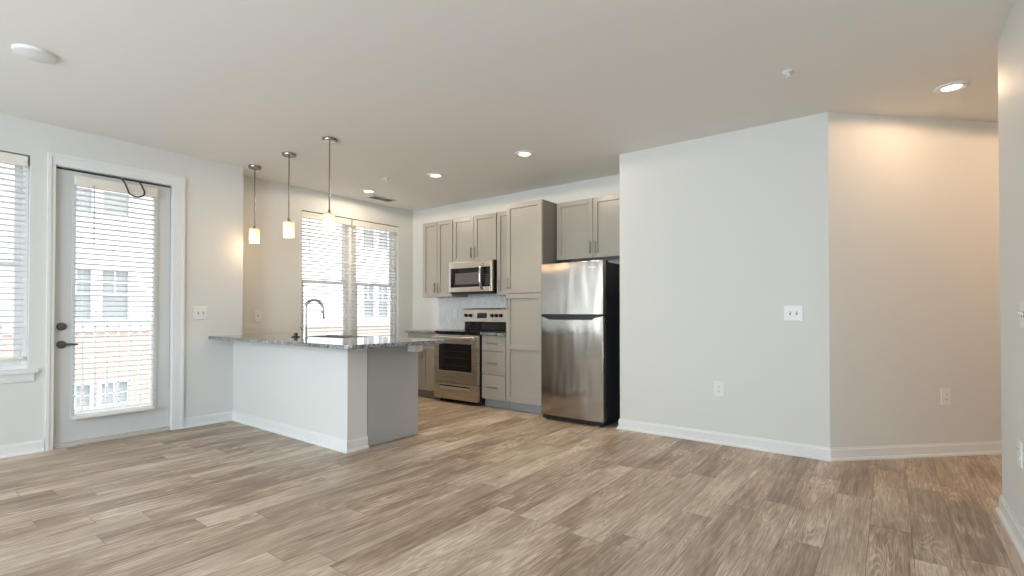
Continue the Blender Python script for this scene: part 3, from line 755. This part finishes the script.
# ------------------------------------------------------------------ range
def kitchen_range():
    x0, x1, yf = -4.768, -4.012, 4.600
    t = thing('range', 'freestanding stainless electric range with black glass cooktop and oven door', 'range', ((x0+x1)/2, 4.9, 0))
    obj('body', MB().box(x0+.004, x1-.004, yf+.045, YC-.03, .045, .893), M['black'], t, .003)
    for x in (x0+.05, x1-.05):
        for y in (yf+.09, YC-.09): obj('foot', MB().lathe([(.018, 0), (.018, .05)], (x, y, 0), 14), M['black'], t)
    obj('cooktop', MB().box(x0, x1, yf+.005, YC-.03, .893, .918), M['blackglass'], t, .004)
    BR = mat('burner_ring_grey', (.12, .12, .12), .4)
    for (x, y, r) in ((x0+.2, yf+.2, .1), (x1-.2, yf+.2, .08), (x0+.2, yf+.43, .08), (x1-.2, yf+.43, .1)):
        obj('burner_ring', MB().lathe([(r-.002, .9182), (r, .9182), (r, .9186), (r-.002, .9186), (r-.002, .9182)], (x, y, 0), 40), BR, t)
    zd0, zd1 = .262, .872
    b = MB(); wall_cells(b, 'y', yf, yf+.045, x0+.003, x1-.003, zd0, zd1, [(x0+.085, x1-.105, zd0+.15, zd1-.115)])
    d = obj('oven_door', b, M['steel2'], t, .005)
    obj('oven_window', MB().box(x0+.083, x1-.103, yf+.002, yf+.03, zd0+.148, zd1-.113), M['blackglass'], d)
    b = MB()
    for zz in (.48, .58, .66): b.box(x0+.2, x1-.17, yf+.0012, yf+.004, zz, zz+.006)
    obj('oven_rack', b, mat('dim_rack', (.035, .035, .04), .35, .3), d)
    hz = zd1-.035
    b = MB().box(x0+.008, x1-.008, yf-.058, yf-.032, hz-.018, hz+.014)
    for x in (x0+.05, x1-.05): b.box(x-.016, x+.016, yf-.036, yf+.002, hz-.014, hz+.010)
    obj('handle', b, M['handle'], d, .007, seg=3)
    dr = obj('drawer', MB().box(x0+.003, x1-.003, yf, yf+.045, .052, .252), M['steel2'], t, .005)
    obj('pull_recess', MB().box(x0+.11, x1-.13, yf-.001, yf+.01, .200, .226), M['black'], dr)
    obj('pull', MB().prism([(yf-.016, .184), (yf+.002, .180), (yf+.002, .212), (yf-.014, .212)], x0+.12, x1-.135, 'x'), M['handle'], dr, .002)
    yb = YC-.085
    obj('backguard', MB().prism([(yb-.012, .918), (yb-.006, 1.03), (YC-.012, 1.03), (YC-.012, .918)], x0+.006, x1-.006, 'x'), M['blackglass'], t, .002)
    pn = obj('control_panel', MB().prism([(yb-.045, 1.028), (yb-.042, 1.05), (yb-.022, 1.198), (yb-.005, 1.212), (YC-.012, 1.212), (YC-.012, 1.028)], x0, x1, 'x'), M['steel2'], t, .004)
    for fx_ in (.085, .19, .70, .80, .90):
        x = x0+fx_*(x1-x0)
        kb = MB().lathe([(.0, .034), (.017, .034), (.020, .030), (.023, .004), (.026, 0), (0, 0)], (0, 0, 0), 20, 'y'); bmesh.ops.scale(kb.bm, vec=(1, -1, 1), verts=kb.bm.verts)
        bmesh.ops.rotate(kb.bm, cent=(0, 0, 0), matrix=Matrix.Rotation(-.16, 3, 'X'), verts=kb.bm.verts)
        bmesh.ops.translate(kb.bm, vec=(x, yb-.033, 1.113), verts=kb.bm.verts)
        obj('knob', kb, M['black'], pn, smooth=True)
    sb = MB().box(-.085, .085, -.004, .003, -.036, .036); bmesh.ops.rotate(sb.bm, cent=(0, 0, 0), matrix=Matrix.Rotation(-.16, 3, 'X'), verts=sb.bm.verts)
    bmesh.ops.translate(sb.bm, vec=(x0+.46*(x1-x0), yb-.0335, 1.113), verts=sb.bm.verts)
    obj('clock_display', sb, M['screen'], pn)
kitchen_range()

# ------------------------------------------------------------------ refrigerator
def fridge():
    x0, x1, yf, zt = -3.032, -2.285, 4.525, 1.684
    t = thing('refrigerator', 'stainless top-freezer refrigerator with black sides in the alcove', 'refrigerator', ((x0+x1)/2, 4.85, 0))
    obj('body', MB().box(x0+.006, x1-.004, yf+.078, YC-.05, .03, zt-.012), M['navy'], t, .006)
    def door(nm, z0, z1):
        n = 14; pts = []
        for i in range(n+1):
            u = i/n; pts.append((x0+u*(x1-x0), yf-.010*math.sin(PI*u)))
        pts += [(x1, yf+.066), (x0, yf+.066)]
        return obj(nm, MB().prism(pts, z0, z1), M['steel'], t, .005, smooth=True)
    fz = door('freezer_door', 1.134, zt); fd = door('fridge_door', .055, 1.124)
    obj('freezer_gasket', MB().box(x0+.008, x1-.008, yf+.064, yf+.080, 1.14, zt-.01), M['black'], t)
    obj('door_gasket', MB().box(x0+.008, x1-.008, yf+.064, yf+.080, .06, 1.115), M['black'], t)
    obj('pocket_handle', MB().prism([(x0+.004, 1.133), (x1-.004, 1.133), (x1-.03, 1.112), (x1-.10, 1.098), (x1-.13, 1.080), (x0+.11, 1.080), (x0+.06, 1.102), (x0+.02, 1.114)], yf-.018, yf+.03, 'y'), M['black'], t, .004)
    obj('kick_grille', MB().box(x0+.01, x1-.01, yf+.02, yf+.09, .015, .053), M['black'], t, .003)
    for x in (x0+.06, x1-.05):
        for y in (yf+.06, YC-.12): obj('foot', MB().lathe([(.02, 0), (.022, .012), (.012, .016), (.012, .04)], (x, y, 0), 16), M['black'], t)
    obj('top_hinge_cover', MB().box(x1-.10, x1-.01, yf+.02, yf+.14, zt-.012, zt+.012), M['black'], t, .005)
    obj('badge', MB().box(x1-.165, x1-.075, yf-.0075, yf, zt-.072, zt-.060), M['chrome'], fz, .001)
fridge()

# ------------------------------------------------------------------ outside
struct(obj('floor_balcony', MB().box(-7.35, XA-.205, .35, 2.75, -.14, -.02), M['concrete']))
def railing():
    t = thing('balcony_railing', 'white metal railing with thin pickets outside the patio door', 'railing', (-7.1, 1.55, -.02))
    obj('top_rail', MB().box(-7.125, -7.075, .40, 2.70, 1.03, 1.065), M['vinyl'], t, .004)
    obj('bottom_rail', MB().box(-7.118, -7.082, .40, 2.70, .045, .08), M['vinyl'], t, .003)
    y = .46
    while y < 2.70:
        obj('baluster', MB().box(-7.109, -7.091, y-.012, y+.012, .06, 1.04), M['vinyl'], t); y += .1065
    for yy in (.42, 2.68): obj('post', MB().box(-7.13, -7.07, yy-.03, yy+.03, -.02, 1.10), M['vinyl'], t, .004)
railing()
def building():
    X = -22.4
    t = thing('apartment_building', 'white sided apartment building over red brick seen through the blinds', 'building', (X-3, 6, -9))
    zb = .62
    wins = []
    for (a, c) in ((4.2, 5.06), (5.3, 6.14), (16.38, 17.14), (17.34, 18.08), (-7.9, -7.05), (-6.8, -5.95), (28.4, 29.2), (29.4, 30.2)):
        for (z0, z1) in ((.86, 2.68), (4.66, 6.4), (-3.0, -1.36)): wins.append((a, c, z0, z1))
    b = MB(); wall_cells(b, 'x', X-.3, X, -30, 45, zb, 11, [q for q in wins if q[2] > 0]); obj('siding_wall', b, M['siding'], t)
    b = MB(); wall_cells(b, 'x', X-.3, X+.02, -30, 45, -9, zb-.18, [q for q in wins if q[2] < 0]); obj('brick_wall', b, M['brick'], t)
    obj('trim_band', MB().box(X-.3, X+.10, -30, 45, zb-.18, zb+.03), M['vinyl'], t)
    for (a, c, z0, z1) in wins:
        b = MB(); wall_cells(b, 'x', X-.16, X+.05, a-.07, c+.07, z0-.07, z1+.07, [(a+.03, c-.03, z0+.03, z1-.03)])
        zm = (z0+z1)/2; b.box(X-.14, X-.04, a, c, zm-.03, zm+.03)
        b.box(X-.14, X-.06, (a+c)/2-.025, (a+c)/2+.025, zm, z1); b.box(X-.14, X-.06, a, c, (zm+z1)/2-.02, (zm+z1)/2+.02)
        f = obj('window', b, M['vinyl'], t)
        obj('pane', MB().box(X-.11, X-.10, a, c, z0, z1), M['bldglass'], f)
    obj('roof', MB().prism([(X-8, 11), (X+.5, 11), (X+.5, 11.2), (X-4, 13.4), (X-8, 11.2)], -30.5, 45.5, 'y'), M['concrete'], t)
building()
struct(obj('ground', MB().box(-70, 40, -60, 80, -9.2, -9), M['grass']))
